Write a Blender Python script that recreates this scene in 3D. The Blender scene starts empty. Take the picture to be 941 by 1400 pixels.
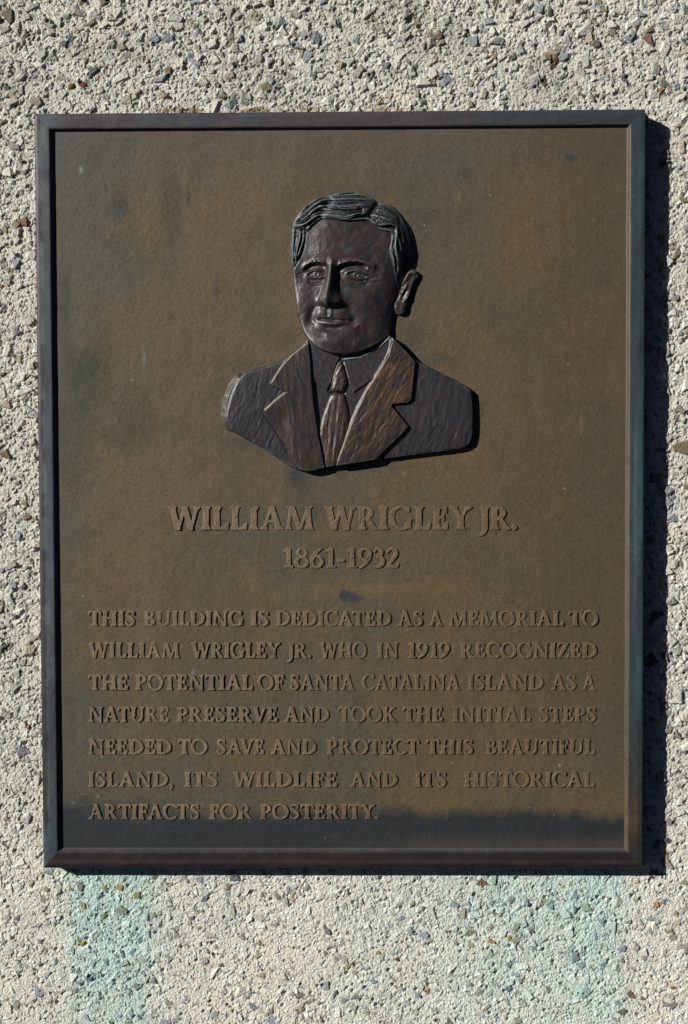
import bpy, math
import numpy as np
from mathutils import Matrix

C = bpy.context.scene.collection
SC = bpy.context.scene
S = 0.0006            # one layout unit in metres (the plaque is about 0.5 m wide)
Z0 = 1.5              # height of the plaque's centre above the ground
FOC = 1900.0          # focal length in layout units
PPX, PPY = 470.5, 700.0

# ------------------------------------------------------------------ camera
RV = np.array([0.03775, 0.01525, -0.0035])
TV = np.array([-5.098, -24.948, 1901.0])
def rotm(r):
    t = np.linalg.norm(r); k = r / t
    K = np.array([[0, -k[2], k[1]], [k[2], 0, -k[0]], [-k[1], k[0], 0]])
    return np.eye(3) + math.sin(t) * K + (1 - math.cos(t)) * K @ K
R = rotm(RV)
def world(x, y, z):                      # layout (right, down, into wall) -> metres
    return x * S, z * S, Z0 - y * S
def axis(v): return np.array([v[0], v[2], -v[1]])
cpos = -R.T @ TV
cam = bpy.data.cameras.new('camera'); camo = bpy.data.objects.new('camera', cam); C.objects.link(camo)
cam.sensor_fit = 'VERTICAL'; cam.sensor_height = 24.0; cam.lens = FOC / 1400.0 * 24.0
cam.clip_start = 0.01; cam.clip_end = 100.0
M = np.eye(4)
M[:3, 0] = axis(R[0]); M[:3, 1] = -axis(R[1]); M[:3, 2] = -axis(R[2]); M[:3, 3] = world(*cpos)
camo.matrix_world = Matrix(M.tolist())
SC.camera = camo

# ------------------------------------------------------------------ daylight
SUNV = np.array([35.0, 25.0, -17.0])     # direction the light travels, Blender axes
SUNV = SUNV / np.linalg.norm(SUNV)
elev = math.asin(-SUNV[2]); azim = math.atan2(-SUNV[0], -SUNV[1])
w = bpy.data.worlds.new('World'); SC.world = w; w.use_nodes = True
nt = w.node_tree; nt.nodes.clear()
sky = nt.nodes.new('ShaderNodeTexSky'); sky.sky_type = 'NISHITA'; sky.sun_disc = False
sky.air_density = 0.06; sky.dust_density = 0.05; sky.ozone_density = 1.0
sky.sun_elevation = elev; sky.sun_rotation = azim % (2 * math.pi)
bg = nt.nodes.new('ShaderNodeBackground'); bg.inputs['Strength'].default_value = 0.05
wo = nt.nodes.new('ShaderNodeOutputWorld')
nt.links.new(sky.outputs[0], bg.inputs[0]); nt.links.new(bg.outputs[0], wo.inputs[0])
sl = bpy.data.lights.new('sun', 'SUN'); sl.energy = 5.0; sl.angle = math.radians(0.5); sl.color = (1.0, 0.975, 0.945)
so = bpy.data.objects.new('sun', sl); C.objects.link(so)
from mathutils import Vector
so.rotation_euler = Vector((0, 0, -1)).rotation_difference(Vector(SUNV.tolist())).to_euler()
so.location = (-1.0, -1.0, 2.5)
SC.view_settings.view_transform = 'Standard'; SC.view_settings.look = 'None'
SC.view_settings.exposure = 0.52; SC.view_settings.gamma = 1.0

# ------------------------------------------------------------------ helpers
rng = np.random.default_rng(7)
def lin(*c):
    c = np.array(c, float) / 255.0
    return np.where(c <= 0.04045, c / 12.92, ((c + 0.055) / 1.055) ** 2.4)
KA = 0.82
def col(r, g, b): return lin(r, g, b) * KA
def smooth(a, b, x):
    t = np.clip((x - a) / (b - a), 0, 1); return t * t * (3 - 2 * t)
def vnoise(x, y, seed=0):
    x, y = np.broadcast_arrays(x, y)
    ix = np.floor(x); iy = np.floor(y); fx = x - ix; fy = y - iy
    fx = fx * fx * (3 - 2 * fx); fy = fy * fy * (3 - 2 * fy)
    a0 = ix.astype(np.int64).astype(np.uint32) * np.uint32(374761393); b0 = iy.astype(np.int64).astype(np.uint32) * np.uint32(668265263) + np.uint32((seed * 974711) & 0xffffffff)
    a1 = a0 + np.uint32(374761393); b1 = b0 + np.uint32(668265263)
    def h(a, b):
        n = a + b; n = (n ^ (n >> np.uint32(13))) * np.uint32(1274126177)
        return ((n ^ (n >> np.uint32(16))) & np.uint32(0xffff)) * np.float32(1 / 65535.0)
    a = h(a0, b0); b = h(a1, b0); c = h(a0, b1); d = h(a1, b1)
    return (a + (b - a) * fx) * (1 - fy) + (c + (d - c) * fx) * fy     # 0..1
def fbm(x, y, seed=0, oc=4, gain=0.5):
    r = 0; a = 1; t = 0
    for i in range(oc):
        r = r + a * vnoise(x * 2 ** i + 17.3 * i, y * 2 ** i - 9.1 * i, seed + i); t += a; a *= gain
    return r / t
def to_photo(x, y, z):
    P = R @ np.stack([np.ravel(x), np.ravel(y), np.ravel(z + 0 * x)]) + TV[:, None]
    return (FOC * P[0] / P[2] + PPX).reshape(np.shape(x)), (FOC * P[1] / P[2] + PPY).reshape(np.shape(x))
def from_photo(px, py, z=0.0):
    v = R.T @ np.array([(px - PPX) / FOC, (py - PPY) / FOC, 1.0])
    t = (z - cpos[2]) / v[2]
    return cpos[0] + t * v[0], cpos[1] + t * v[1]

def make_mesh(name, V, Q, colr, mat, parent=None, smooth_shade=True):
    me = bpy.data.meshes.new(name)
    n = len(V); m = len(Q)
    me.vertices.add(n); me.vertices.foreach_set('co', np.ascontiguousarray(V, dtype=np.float32).ravel())
    me.loops.add(m * 4); me.polygons.add(m)
    me.loops.foreach_set('vertex_index', np.ascontiguousarray(Q, dtype=np.int32).ravel())
    me.polygons.foreach_set('loop_start', np.arange(m, dtype=np.int32) * 4)
    try: me.polygons.foreach_set('loop_total', np.full(m, 4, dtype=np.int32))
    except Exception: pass
    me.update(calc_edges=True)
    me.polygons.foreach_set('use_smooth', np.full(m, smooth_shade, dtype=bool))
    at = me.attributes.new('col', 'FLOAT_COLOR', 'POINT')
    c4 = np.ones((n, 4), np.float32); c4[:, :3] = np.clip(colr, 0.002, 1)
    at.data.foreach_set('color', c4.ravel())
    me.materials.append(mat)
    o = bpy.data.objects.new(name, me); C.objects.link(o)
    if parent: o.parent = parent
    return o
def grid_part(name, gx, gy, H, zb, mask, colr, mat, parent, smooth_shade=True):
    """cells of a height grid where mask (on cells) is set; H is height towards the viewer above depth zb"""
    ny, nx = H.shape
    idx = np.arange(ny * nx).reshape(ny, nx)
    q = np.stack([idx[:-1, :-1], idx[1:, :-1], idx[1:, 1:], idx[:-1, 1:]], -1)[mask]
    used = np.unique(q); re = np.full(ny * nx, -1, np.int64); re[used] = np.arange(len(used))
    X, Y = np.broadcast_arrays(gx, gy)
    x = X.ravel()[used]; y = Y.ravel()[used]; z = zb - H.ravel()[used]
    wx, wy, wz = world(x, y, z)
    return make_mesh(name, np.stack([wx, wy, wz], 1), re[q], colr.reshape(-1, 3)[used], mat, parent, smooth_shade)

def material(name, rough, spec, bump_scale, bump_dist, bump_strength, tint_scale, tint_amt, metallic=0.0, rough_var=0.0):
    m = bpy.data.materials.new(name); m.use_nodes = True
    t = m.node_tree; t.nodes.clear(); N = t.nodes.new; L = t.links.new
    out = N('ShaderNodeOutputMaterial'); p = N('ShaderNodeBsdfPrincipled'); L(p.outputs[0], out.inputs[0])
    a = N('ShaderNodeAttribute'); a.attribute_name = 'col'
    tc = N('ShaderNodeTexCoord')
    n1 = N('ShaderNodeTexNoise'); n1.inputs['Scale'].default_value = tint_scale; n1.inputs['Detail'].default_value = 5
    n1.inputs['Roughness'].default_value = 0.65
    L(tc.outputs['Object'], n1.inputs['Vector'])
    mr = N('ShaderNodeMapRange'); mr.inputs['From Min'].default_value = 0.25; mr.inputs['From Max'].default_value = 0.75
    mr.inputs['To Min'].default_value = 1 - tint_amt; mr.inputs['To Max'].default_value = 1 + tint_amt
    L(n1.outputs[0], mr.inputs['Value'])
    mx = N('ShaderNodeVectorMath'); mx.operation = 'SCALE'
    L(a.outputs['Color'], mx.inputs[0]); L(mr.outputs[0], mx.inputs['Scale'])
    L(mx.outputs[0], p.inputs['Base Color'])
    p.inputs['Specular IOR Level'].default_value = spec; p.inputs['Metallic'].default_value = metallic
    if rough_var:
        m2 = N('ShaderNodeMapRange'); m2.inputs['To Min'].default_value = rough - rough_var; m2.inputs['To Max'].default_value = rough + rough_var
        n3 = N('ShaderNodeTexNoise'); n3.inputs['Scale'].default_value = 120; n3.inputs['Detail'].default_value = 4
        L(tc.outputs['Object'], n3.inputs['Vector']); L(n3.outputs[0], m2.inputs['Value']); L(m2.outputs[0], p.inputs['Roughness'])
    else: p.inputs['Roughness'].default_value = rough
    n2 = N('ShaderNodeTexNoise'); n2.inputs['Scale'].default_value = bump_scale; n2.inputs['Detail'].default_value = 3
    L(tc.outputs['Object'], n2.inputs['Vector'])
    b = N('ShaderNodeBump'); b.inputs['Strength'].default_value = bump_strength; b.inputs['Distance'].default_value = bump_dist
    L(n2.outputs[0], b.inputs['Height']); L(b.outputs[0], p.inputs['Normal'])
    return m
M_WALL = material('rough_concrete', 0.95, 0.2, 900, 0.0006, 0.5, 700, 0.12)
M_PANEL = material('cast_bronze_panel', 0.62, 0.35, 1300, 0.0004, 0.52, 1100, 0.26)
M_FRAME = material('weathered_bronze_frame', 0.5, 0.35, 350, 0.0005, 0.18, 260, 0.22, 0.0, 0.08)
M_BUST = material('dark_patinated_bronze', 0.42, 0.4, 420, 0.0005, 0.07, 300, 0.2, 0.0, 0.08)

def mixc(a, b, t): return a + (b - a) * np.asarray(t)[..., None]

# ------------------------------------------------------------------ the concrete wall
WZ = 30.5
HW, HH = 414.4, 518.4                     # half size of the plaque
def build_wall():
    st = 0.9
    xs = np.arange(-640, 640 + st, st); ys = np.arange(-900, 900 + st, st)
    gx, gy = np.meshgrid(xs, ys)
    px, py = to_photo(gx, gy, WZ)
    ny, nx = gx.shape
    low = smooth(1000, 1250, py)           # lower wall is smoother, more cement left on it
    H = (fbm(gx / 26, gy / 26, 1, 3) - 0.5) * 1.6 + (fbm(gx / 3.0, gy / 3.0, 5, 3) - 0.5) * (2.0 - .5 * low)
    cem = col(205, 203, 191)
    base = np.empty((ny, nx, 3)); base[:] = cem
    base *= (0.86 + 0.28 * fbm(gx / 40, gy / 40, 11, 4))[..., None]
    base *= (0.88 + 0.24 * vnoise(gx / 2.2, gy / 2.2, 14))[..., None]
    base = mixc(base, col(216, 207, 184), 0.35 * smooth(0.5, 0.75, fbm(gx / 60, gy / 60, 21, 3)))
    base = mixc(base, col(192, 195, 182), 0.45 * smooth(0.5, 0.75, fbm(gx / 50, gy / 50, 25, 3)))
    r = np.random.default_rng(3)
    kinds = [(cem, .0), (col(170, 170, 158), .0), (col(146, 151, 150), .0), (col(144, 139, 118), .0), (col(172, 163, 142), 0), (col(150, 122, 84), 0), (col(124, 98, 84), 0), (col(100, 101, 98), 0)]
    def stone(cx, cy, rad, kc, asp, rotn, emb, k, slope, tilt):
        R2 = rad * 1.45
        i0 = int((cy - R2 - ys[0]) / st); i1 = int((cy + R2 - ys[0]) / st) + 2
        j0 = int((cx - R2 - xs[0]) / st); j1 = int((cx + R2 - xs[0]) / st) + 2
        i0 = max(i0, 0); j0 = max(j0, 0); i1 = min(i1, ny); j1 = min(j1, nx)
        if i1 - i0 < 2 or j1 - j0 < 2: return
        X = gx[i0:i1, j0:j1] - cx; Y = gy[i0:i1, j0:j1] - cy
        c, s = math.cos(rotn), math.sin(rotn)
        u = (X * c + Y * s); v = (-X * s + Y * c) / asp
        h = emb + tilt[0] * u + tilt[1] * v
        a0 = tilt[2]
        for q in range(k):
            a = a0 + (q + 0.35 * math.sin(7.1 * q + a0 * 5)) * 2 * math.pi / k
            d = rad * (0.72 + 0.28 * math.sin(3.3 * q + a0 * 9))
            h = np.minimum(h, emb + slope * (d - (u * math.cos(a) + v * math.sin(a))))
        sub = H[i0:i1, j0:j1]
        g = h > sub
        sub[g] = h[g]
        if kc is not None:
            b = base[i0:i1, j0:j1]; b[g] = kc * (0.9 + 0.2 * vnoise(X[g] / 2 + cx, Y[g] / 2 + cy, 3))[:, None]
    n = 82000
    cx = r.uniform(-640, 640, n); cy = r.uniform(-900, 900, n)
    rad = np.minimum(1.45 * (1 - r.random(n)) ** (-1 / 2.3), 8.5)
    order = np.argsort(rad + r.normal(0, 1.0, n))[::-1]
    T = r.random((n, 9))
    for i in order:
        if abs(cx[i]) < HW - 14 and abs(cy[i]) < HH - 14: continue
        t = T[i]; lo = min(max((cy[i] - 280) / 250, 0), 1)
        pk = t[0]
        big = rad[i] > 3.6
        if pk < (0.52 if big else 0.64): kc = cem * (0.8 + 0.3 * t[1])
        elif pk < 0.72 if big else pk < 0.85: kc = kinds[1][0] * (0.72 + 0.4 * t[1])
        elif pk < 0.85 if big else pk < 0.93: kc = kinds[2][0] * (0.75 + 0.5 * t[1])
        elif pk < 0.94: kc = kinds[3][0] * (0.75 + 0.5 * t[1])
        elif pk < 0.972: kc = kinds[4][0] * (0.8 + 0.4 * t[1])
        elif pk < 0.976: kc = kinds[5][0] * (0.8 + .3 * t[1])
        elif pk < 0.980: kc = kinds[6][0]
        else: kc = kinds[7][0]
        emb = (0.2 + 2.6 * t[2] * min(rad[i] / 4, 1.3)) * (1 - 0.58 * lo) + 0.3
        stone(cx[i], cy[i], rad[i], kc, 0.5 + 0.5 * t[3], t[4] * 3.14, emb, 4 + int(t[5] * 3), 0.8 + 1.2 * t[6],
              (0.5 * (t[7] - .5), 0.5 * (t[8] - .5), t[1] * 6))
    # the larger stones one can pick out in the photograph (photo x, y, radius, colour, aspect, turn)
    for (sx, sy, rd, kc, asp, tn) in [
        (12, 21, 13, (118, 108, 86), .75, 1.2), (36, 22, 12, (168, 166, 158), .5, 1.3), (238, 24, 13, (176, 178, 168), .8, .3), (291, 62, 9, (120, 132, 136), .9, 0),
        (50, 139, 10, (150, 142, 120), .7, .4), (212, 53, 9, (140, 146, 150), .7, 0), (231, 53, 8, (128, 134, 142), .8, 0), (37, 47, 6, (92, 92, 92), .9, 0),
        (89, 60, 7, (108, 108, 104), .7, 2), (114, 116, 5, (132, 70, 52), .9, 0), (98, 118, 4, (120, 74, 48), .9, 0), (230, 97, 7, (140, 112, 78), .8, 1),
        (597, 48, 10, (138, 114, 76), .8, .2), (528, 90, 6, (134, 140, 140), .9, 0), (750, 77, 7, (140, 104, 68), .7, 1), (897, 95, 10, (132, 132, 112), .5, 1.5),
        (875, 20, 8, (150, 150, 140), .7, 0), (420, 78, 9, (150, 158, 156), .8, .5), (668, 30, 8, (158, 160, 158), .8, 0), (815, 60, 7, (110, 112, 108), .8, 0),
        (8, 621, 10, (128, 106, 66), .7, .2), (8, 552, 10, (188, 168, 140), .8, 0), (18, 200, 10, (150, 148, 136), .7, .6), (936, 612, 17, (124, 110, 72), .8, .4),
        (930, 560, 8, (134, 130, 110), .8, 1), (22, 360, 9, (152, 156, 152), .7, 1), (20, 800, 9, (146, 148, 142), .6, 1), (36, 1120, 11, (178, 176, 162), .7, .3),
        (912, 1180, 13, (146, 142, 122), .55, .75), (914, 1124, 7, (124, 128, 122), .75, 0), (926, 1005, 7, (128, 124, 112), .7, .5),
        (320, 1199, 12, (104, 108, 106), .8, .3), (110, 1211, 9, (140, 130, 108), .7, 1), (164, 1213, 7, (178, 138, 84), .7, .5), (144, 1213, 4, (172, 118, 72), .8, 0),
        (138, 1224, 7, (114, 124, 130), .5, -.6), (142, 1252, 9, (160, 142, 104), .5, -.7), (167, 1246, 10, (150, 140, 118), .7, -.2), (112, 1290, 6, (188, 136, 56), .6, -.4),
        (114, 1238, 6, (170, 140, 92), .7, 1), (202, 1255, 5, (120, 124, 126), .6, 1.5), (211, 1251, 5, (150, 130, 118), .7, 1), (204, 1276, 6, (128, 136, 144), .5, 1.4), (24, 1255, 6, (118, 116, 122), .8, 1.5),
        (52, 1264, 6, (150, 158, 158), .7, 0), (76, 1258, 7, (136, 138, 142), .4, 1.5), (55, 1286, 6, (120, 124, 128), .7, 0), (210, 1341, 7, (126, 130, 126), .6, .4),
        (799, 1240, 9, (164, 162, 140), .8, .5), (786, 1243, 7, (120, 120, 112), .5, 1.4), (897, 1237, 6, (180, 130, 52), .7, .6), (907, 1233, 6, (118, 120, 134), .7, 1.4),
        (720, 1235, 8, (132, 142, 146), .6, 1.2), (671, 1287, 7, (184, 138, 60), .6, .3), (696, 1282, 4, (186, 140, 70), .7, 1.2), (726, 1271, 6, (112, 114, 110), .7, 1.2),
        (851, 1297, 8, (132, 138, 146), .7, .3), (695, 1351, 8, (126, 130, 132), .6, -.7), (711, 1341, 7, (140, 140, 132), .5, 1.5), (850, 1383, 7, (110, 106, 94), .8, 0),
        (909, 1373, 6, (138, 136, 120), .8, 0), (786, 1312, 8, (140, 140, 128), .5, -.8), (860, 1260, 6, (150, 146, 136), .7, 0), (580, 1278, 8, (150, 154, 158), .8, .2),
        (561, 1272, 8, (146, 148, 152), .7, .6), (448, 1273, 7, (120, 112, 110), .6, 1), (280, 1228, 7, (112, 122, 134), .6, -.6), (262, 1255, 6, (116, 118, 120), .6, -.5),
        (511, 1342, 6, (128, 138, 142), .7, .3), (390, 1229, 8, (160, 158, 144), .7, .5), (517, 1302, 4, (176, 130, 72), .8, 0), (543, 1311, 4, (122, 74, 48), .8, 0),
        (570, 1360, 7, (128, 136, 142), .7, .8), (470, 1367, 7, (140, 144, 142), .7, 0), (620, 1236, 8, (142, 150, 158), .8, .4), (640, 1235, 6, (164, 160, 150), .7, .7)]:
        x, y = from_photo(sx, sy, WZ)
        kc = .68 * np.array(kc) + .32 * np.mean(kc)
        stone(x, y, rd, col(*kc), asp, tn, 3.0 if sy < 1150 else 1.8, 6, 1.6, (0.08, -0.06, sx * 0.37))
    # pits where stones fell out or air was trapped
    n = 3600
    cx = r.uniform(-640, 640, n); cy = r.uniform(-900, 900, n); pr = r.uniform(1.2, 3.6, n)
    for i in range(n):
        if abs(cx[i]) < HW - 14 and abs(cy[i]) < HH - 14: continue
        i0 = max(int((cy[i] - pr[i] - ys[0]) / st), 0); i1 = i0 + int(2 * pr[i] / st) + 2
        j0 = max(int((cx[i] - pr[i] - xs[0]) / st), 0); j1 = j0 + int(2 * pr[i] / st) + 2
        X = gx[i0:i1, j0:j1] - cx[i]; Y = gy[i0:i1, j0:j1] - cy[i]
        d = np.clip(1 - (X * X + Y * Y * 1.3) / pr[i] ** 2, 0, 1)
        H[i0:i1, j0:j1] -= 2.3 * pr[i] * np.sqrt(d) * 0.6
    H += (vnoise(gx / 1.6, gy / 1.6, 31) - 0.5) * 0.9
    # green copper run-off below the plaque, brown dirt above it
    wob = (fbm(gx / 16, gy / 40, 41, 4) - .5) * 60
    def band(a, b, soft): soft = soft * 2.0 + 14; return smooth(a - soft, a + soft, px + wob) * (1 - smooth(b - soft, b + soft, px + wob))
    v = (fbm(gx / 14, gy / 22, 51, 4))
    below = smooth(1165, 1195, py)
    g = band(96, 212, 12) * 1.25 + band(470, 560, 40) * 0.3 + band(610, 830, 30) * 0.75 + band(785, 850, 8) * 0.9 + band(225, 330, 40) * 0.22 * (1 - smooth(1240, 1330, py))
    fade = 1 - 0.35 * smooth(1230, 1420, py)
    g = np.clip(g * below * fade * (0.62 + 0.5 * smooth(0.3, 0.65, v)), 0, 1)
    green = np.array([0.72, 0.95, 0.975])
    base *= (0.87 + .13 * low)[..., None]
    base = mixc(base, base * green * 1.02, g)
    br = np.exp(-((py - 152) / 7) ** 2) * smooth(0.45, 0.65, fbm(gx / 22, gy / 8, 61, 3)) * smooth(150, 260, px) * (1 - smooth(520, 640, px))
    base = mixc(base, col(120, 96, 48), 0.75 * br)
    gr = smooth(0.52, 0.72, fbm(gx / 70, gy / 34, 71, 3)) * (1 - smooth(120, 170, py))
    base = mixc(base, base * np.array([.82, .83, .82]), gr)
    hole = (np.abs(gx) < HW - 10) & (np.abs(gy) < HH - 10)
    cell = ~(hole[:-1, :-1] & hole[1:, 1:] & hole[:-1, 1:] & hole[1:, :-1])
    idx = np.arange(ny * nx).reshape(ny, nx)
    q = np.stack([idx[:-1, :-1], idx[1:, :-1], idx[1:, 1:], idx[:-1, 1:]], -1)[cell]
    used = np.unique(q); re = np.full(ny * nx, -1, np.int64); re[used] = np.arange(len(used))
    V1 = np.stack(world(gx.ravel()[used], gy.ravel()[used], WZ - H.ravel()[used]), 1)
    c1 = base.reshape(-1, 3)[used]; q1 = re[q]
    # coarser wall further out, beyond the frame of the picture
    xo = np.concatenate([np.arange(-3300, -1400, 25.0), np.arange(-1400, 1400, 4.5), np.arange(1400, 3301, 25.0)])
    yo = np.concatenate([np.arange(-1700, -1300, 25.0), np.arange(-1300, 1300, 4.5), np.arange(1300, 2481, 25.0)])
    ox, oy = np.meshgrid(xo, yo)
    oh = 1.5 + (np.random.default_rng(5).random(ox.shape) - .5) * 3.4 + (vnoise(ox / 9, oy / 9, 91) - .5) * 4 - 8 * ((np.abs(ox) < 637) & (np.abs(oy) < 897))
    oc = np.empty(ox.shape + (3,)); oc[:] = cem * 0.86
    oc *= (0.75 + 0.4 * vnoise(ox / 7, oy / 7, 93))[..., None]
    oc[np.random.default_rng(6).random(ox.shape) < .06] *= .55
    ins = (np.abs(ox) < 630) & (np.abs(oy) < 890)
    ce = ~(ins[:-1, :-1] | ins[1:, 1:] | ins[:-1, 1:] | ins[1:, :-1])
    id2 = np.arange(ox.size).reshape(ox.shape)
    q2 = np.stack([id2[:-1, :-1], id2[1:, :-1], id2[1:, 1:], id2[:-1, 1:]], -1)[ce]
    V2 = np.stack(world(ox.ravel(), oy.ravel(), WZ - oh.ravel()), 1)
    V = np.concatenate([V1, V2]); Q = np.concatenate([q1, q2 + len(V1)]); cc = np.concatenate([c1, oc.reshape(-1, 3)])
    o = make_mesh('concrete_wall', V, Q, cc, M_WALL, None, False)
    o['label'] = 'pale rough concrete wall of exposed stone chips with green copper streaks, behind the bronze plaque'
    o['category'] = 'wall'
    return o
build_wall()

# ------------------------------------------------------------------ the plaque
plaque = bpy.data.objects.new('memorial_plaque', None); C.objects.link(plaque)
plaque['label'] = 'brown bronze memorial plaque with dark frame, portrait relief and raised lettering on concrete wall'
plaque['category'] = 'plaque'
PZ = 5.5                                   # the panel lies this far behind the frame's face

def blob(x, y, cx, cy, rx, ry, wob=0.0, seed=0):
    out = np.zeros(x.shape); m = (np.abs(x - cx) < 4 * rx) & (np.abs(y - cy) < 4 * ry)
    if not m.any(): return out
    x = x[m]; y = y[m]
    if wob:
        dx = (fbm(x / (rx * .9), y / (ry * .9), seed, 4) - .5) * rx * wob
        dy = (fbm(x / (rx * .9), y / (ry * .9), seed + 9, 4) - .5) * ry * wob
        x = x + dx; y = y + dy
    out[m] = np.exp(-(((x - cx) / rx) ** 2 + ((y - cy) / ry) ** 2)); return out

def panel_colour(x, y):
    c = np.empty(x.shape + (3,)); c[:] = col(86, 73, 50)
    n1 = fbm(x / 150, y / 150, 101, 4); n2 = fbm(x / 40, y / 70, 107, 4); n3 = fbm(x / 9, y / 9, 111, 3)
    c = mixc(c, col(94, 77, 50), smooth(.42, .68, n1) * .5)
    c = mixc(c, col(72, 71, 58), smooth(.48, .72, fbm(x / 120, y / 120, 131, 4)) * .8)
    c = mixc(c, col(78, 70, 54), smooth(.45, .7, n2) * .5)
    c = mixc(c, col(70, 70, 64), (1 - smooth(170, 300, y)) * .55 + (1 - smooth(78, 130, x)) * .4)
    c = mixc(c, col(74, 61, 42), smooth(600, 820, x) * (1 - smooth(900, 1100, y)) * .55)
    c = mixc(c, col(100, 80, 54), blob(x, y, 190, 640, 90, 80, .9, 3) * .3)
    c = mixc(c, col(104, 80, 50), blob(x, y, 655, 360, 110, 110, .9, 5) * .2)
    c = mixc(c, col(106, 84, 48), blob(x, y, 500, 806, 100, 13, .8, 7) * .6)
    # green-grey clouds at the left
    for (a, b, rx, ry, k) in [(118, 505, 26, 34, .75), (105, 570, 30, 26, .55), (180, 550, 26, 45, .3), (90, 420, 14, 50, .4), (215, 590, 30, 20, .35), (165, 600, 30, 20, .3), (100, 640, 22, 40, .35)]:
        c = mixc(c, col(52, 56, 40), blob(x, y, a, b, rx, ry, 1.3, int(a)) * min(1, k * 1.3))
    for (a, b, rx, ry, k) in [(118, 520, 5, 14, .5), (236, 310, 10, 36, .3), (268, 280, 4, 26, .3), (600, 300, 60, 40, .25), (680, 430, 60, 40, .2), (120, 530, 3, 8, .5), (545, 470, 22, 12, .35), (590, 495, 26, 10, .35)]:
        c = mixc(c, col(62, 60, 46), blob(x, y, a, b, rx, ry, .9, int(b)) * k)
    # blue-black stain along the foot of the panel
    e = 1112 + 9 * (fbm(x / 60, x * 0 + .3, 141, 4) - .5) * 2 + 6 * smooth(150, 90, x) * -1.5 + 10 * smooth(380, 620, x) * (1 - smooth(640, 860, x)) * -.4
    st = smooth(e - 10, e + 11, y + (n3 - .5) * 14)
    st = np.maximum(st, .8 * smooth(1082, 1112, y + (n2 - .5) * 40) * (1 - smooth(110, 330, x)))
    st = st * (1 - .3 * smooth(1136, 1158, y) * smooth(430, 620, x))
    c = mixc(c, col(29, 36, 39), st * .95)
    # stains round the portrait
    c = mixc(c, col(38, 44, 46), blob(x, y, 408, 650, 15, 22, .8, 15) * .85)
    c = mixc(c, col(44, 50, 48), blob(x, y, 335, 605, 30, 8, .8, 16) * .6)
    c = mixc(c, col(52, 56, 52), blob(x, y, 425, 700, 22, 26, .8, 17) * .45)
    c = mixc(c, col(42, 44, 42), np.clip(1 - np.maximum(np.abs(x - 480) / 90, np.abs(y - 262) / 14), 0, 1) * .35)
    for (a, b, rx, ry, k) in [(392, 300, 14, 30, .3), (575, 330, 14, 50, .35), (400, 462, 26, 22, .35), (560, 462, 26, 26, .35), (330, 500, 40, 10, .3), (600, 495, 40, 10, .3), (520, 640, 90, 9, .3), (660, 570, 9, 40, .3)]:
        c = mixc(c, col(48, 50, 46), blob(x, y, a, b, rx, ry, 1.0, int(a + b)) * k)
    # small marks
    for (a, b, rx, ry, cc, k) in [(161, 288, 6, 6, (66, 70, 80), 1), (163, 283, 11, 15, (52, 50, 42), .7), (235, 285, 12, 40, (58, 55, 42), .5), (258, 268, 2.5, 12, (50, 48, 40), .8), (296, 395, 2, 22, (56, 52, 42), .6), (780, 215, 6, 3.5, (44, 50, 60), 1), (768, 210, 5, 4, (52, 70, 68), .6), (111, 232, 2, 4, (110, 122, 118), .9),
                                  (472, 815, 9, 7, (44, 48, 52), 1), (484, 817, 9, 5.5, (46, 50, 56), .95), (197, 490, 2, 14, (96, 110, 104), .5), (636, 236, 8, 6, (58, 54, 46), .6), (628, 268, 2, 7, (104, 86, 50), .8),
                                  (265, 922, 2, 8, (112, 112, 110), .6), (162, 932, 2, 4, (112, 120, 120), .4), (795, 580, 1.2, 14, (104, 96, 88), .5)]:
        c = mixc(c, col(*cc), np.minimum(blob(x, y, a, b, rx, ry, .8, int(a + b)) * 1.5, 1) * k)
    rs = np.random.default_rng(12)
    for k in range(110):
        a, b = rs.uniform(85, 850), rs.uniform(185, 1150); rr = rs.uniform(.6, 1.5)
        d = blob(x, y, a, b, rr, rr)
        c = mixc(c, col(34, 32, 30) if k % 4 else col(150, 150, 140), d * .8)
    # streaks running down
    c = c * (0.93 + 0.14 * fbm(x / 7, y / 160, 151, 3))[..., None]
    c = c * (0.88 + 0.24 * n3)[..., None] * (0.82 + 0.36 * vnoise(x / 1.6, y / 1.6, 161))[..., None]
    return c

def build_panel():
    st = 1.3
    xs = np.arange(-HW + 18, HW - 17, st); ys = np.arange(-HH + 18, HH - 17, st)
    gx, gy = np.meshgrid(xs, ys); px, py = to_photo(gx, gy, PZ)
    H = (fbm(gx / 60, gy / 60, 201, 3) - .5) * 1.6 + (fbm(gx / 4, gy / 4, 205, 2) - .5) * .35
    edge = np.minimum(HW - 21 - np.abs(gx), HH - 21 - np.abs(gy))
    H = H * smooth(0, 30, edge)
    grid_part('background_panel', gx, gy, H, PZ, np.ones((len(ys) - 1, len(xs) - 1), bool), panel_colour(px, py), M_PANEL, plaque)
build_panel()

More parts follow.
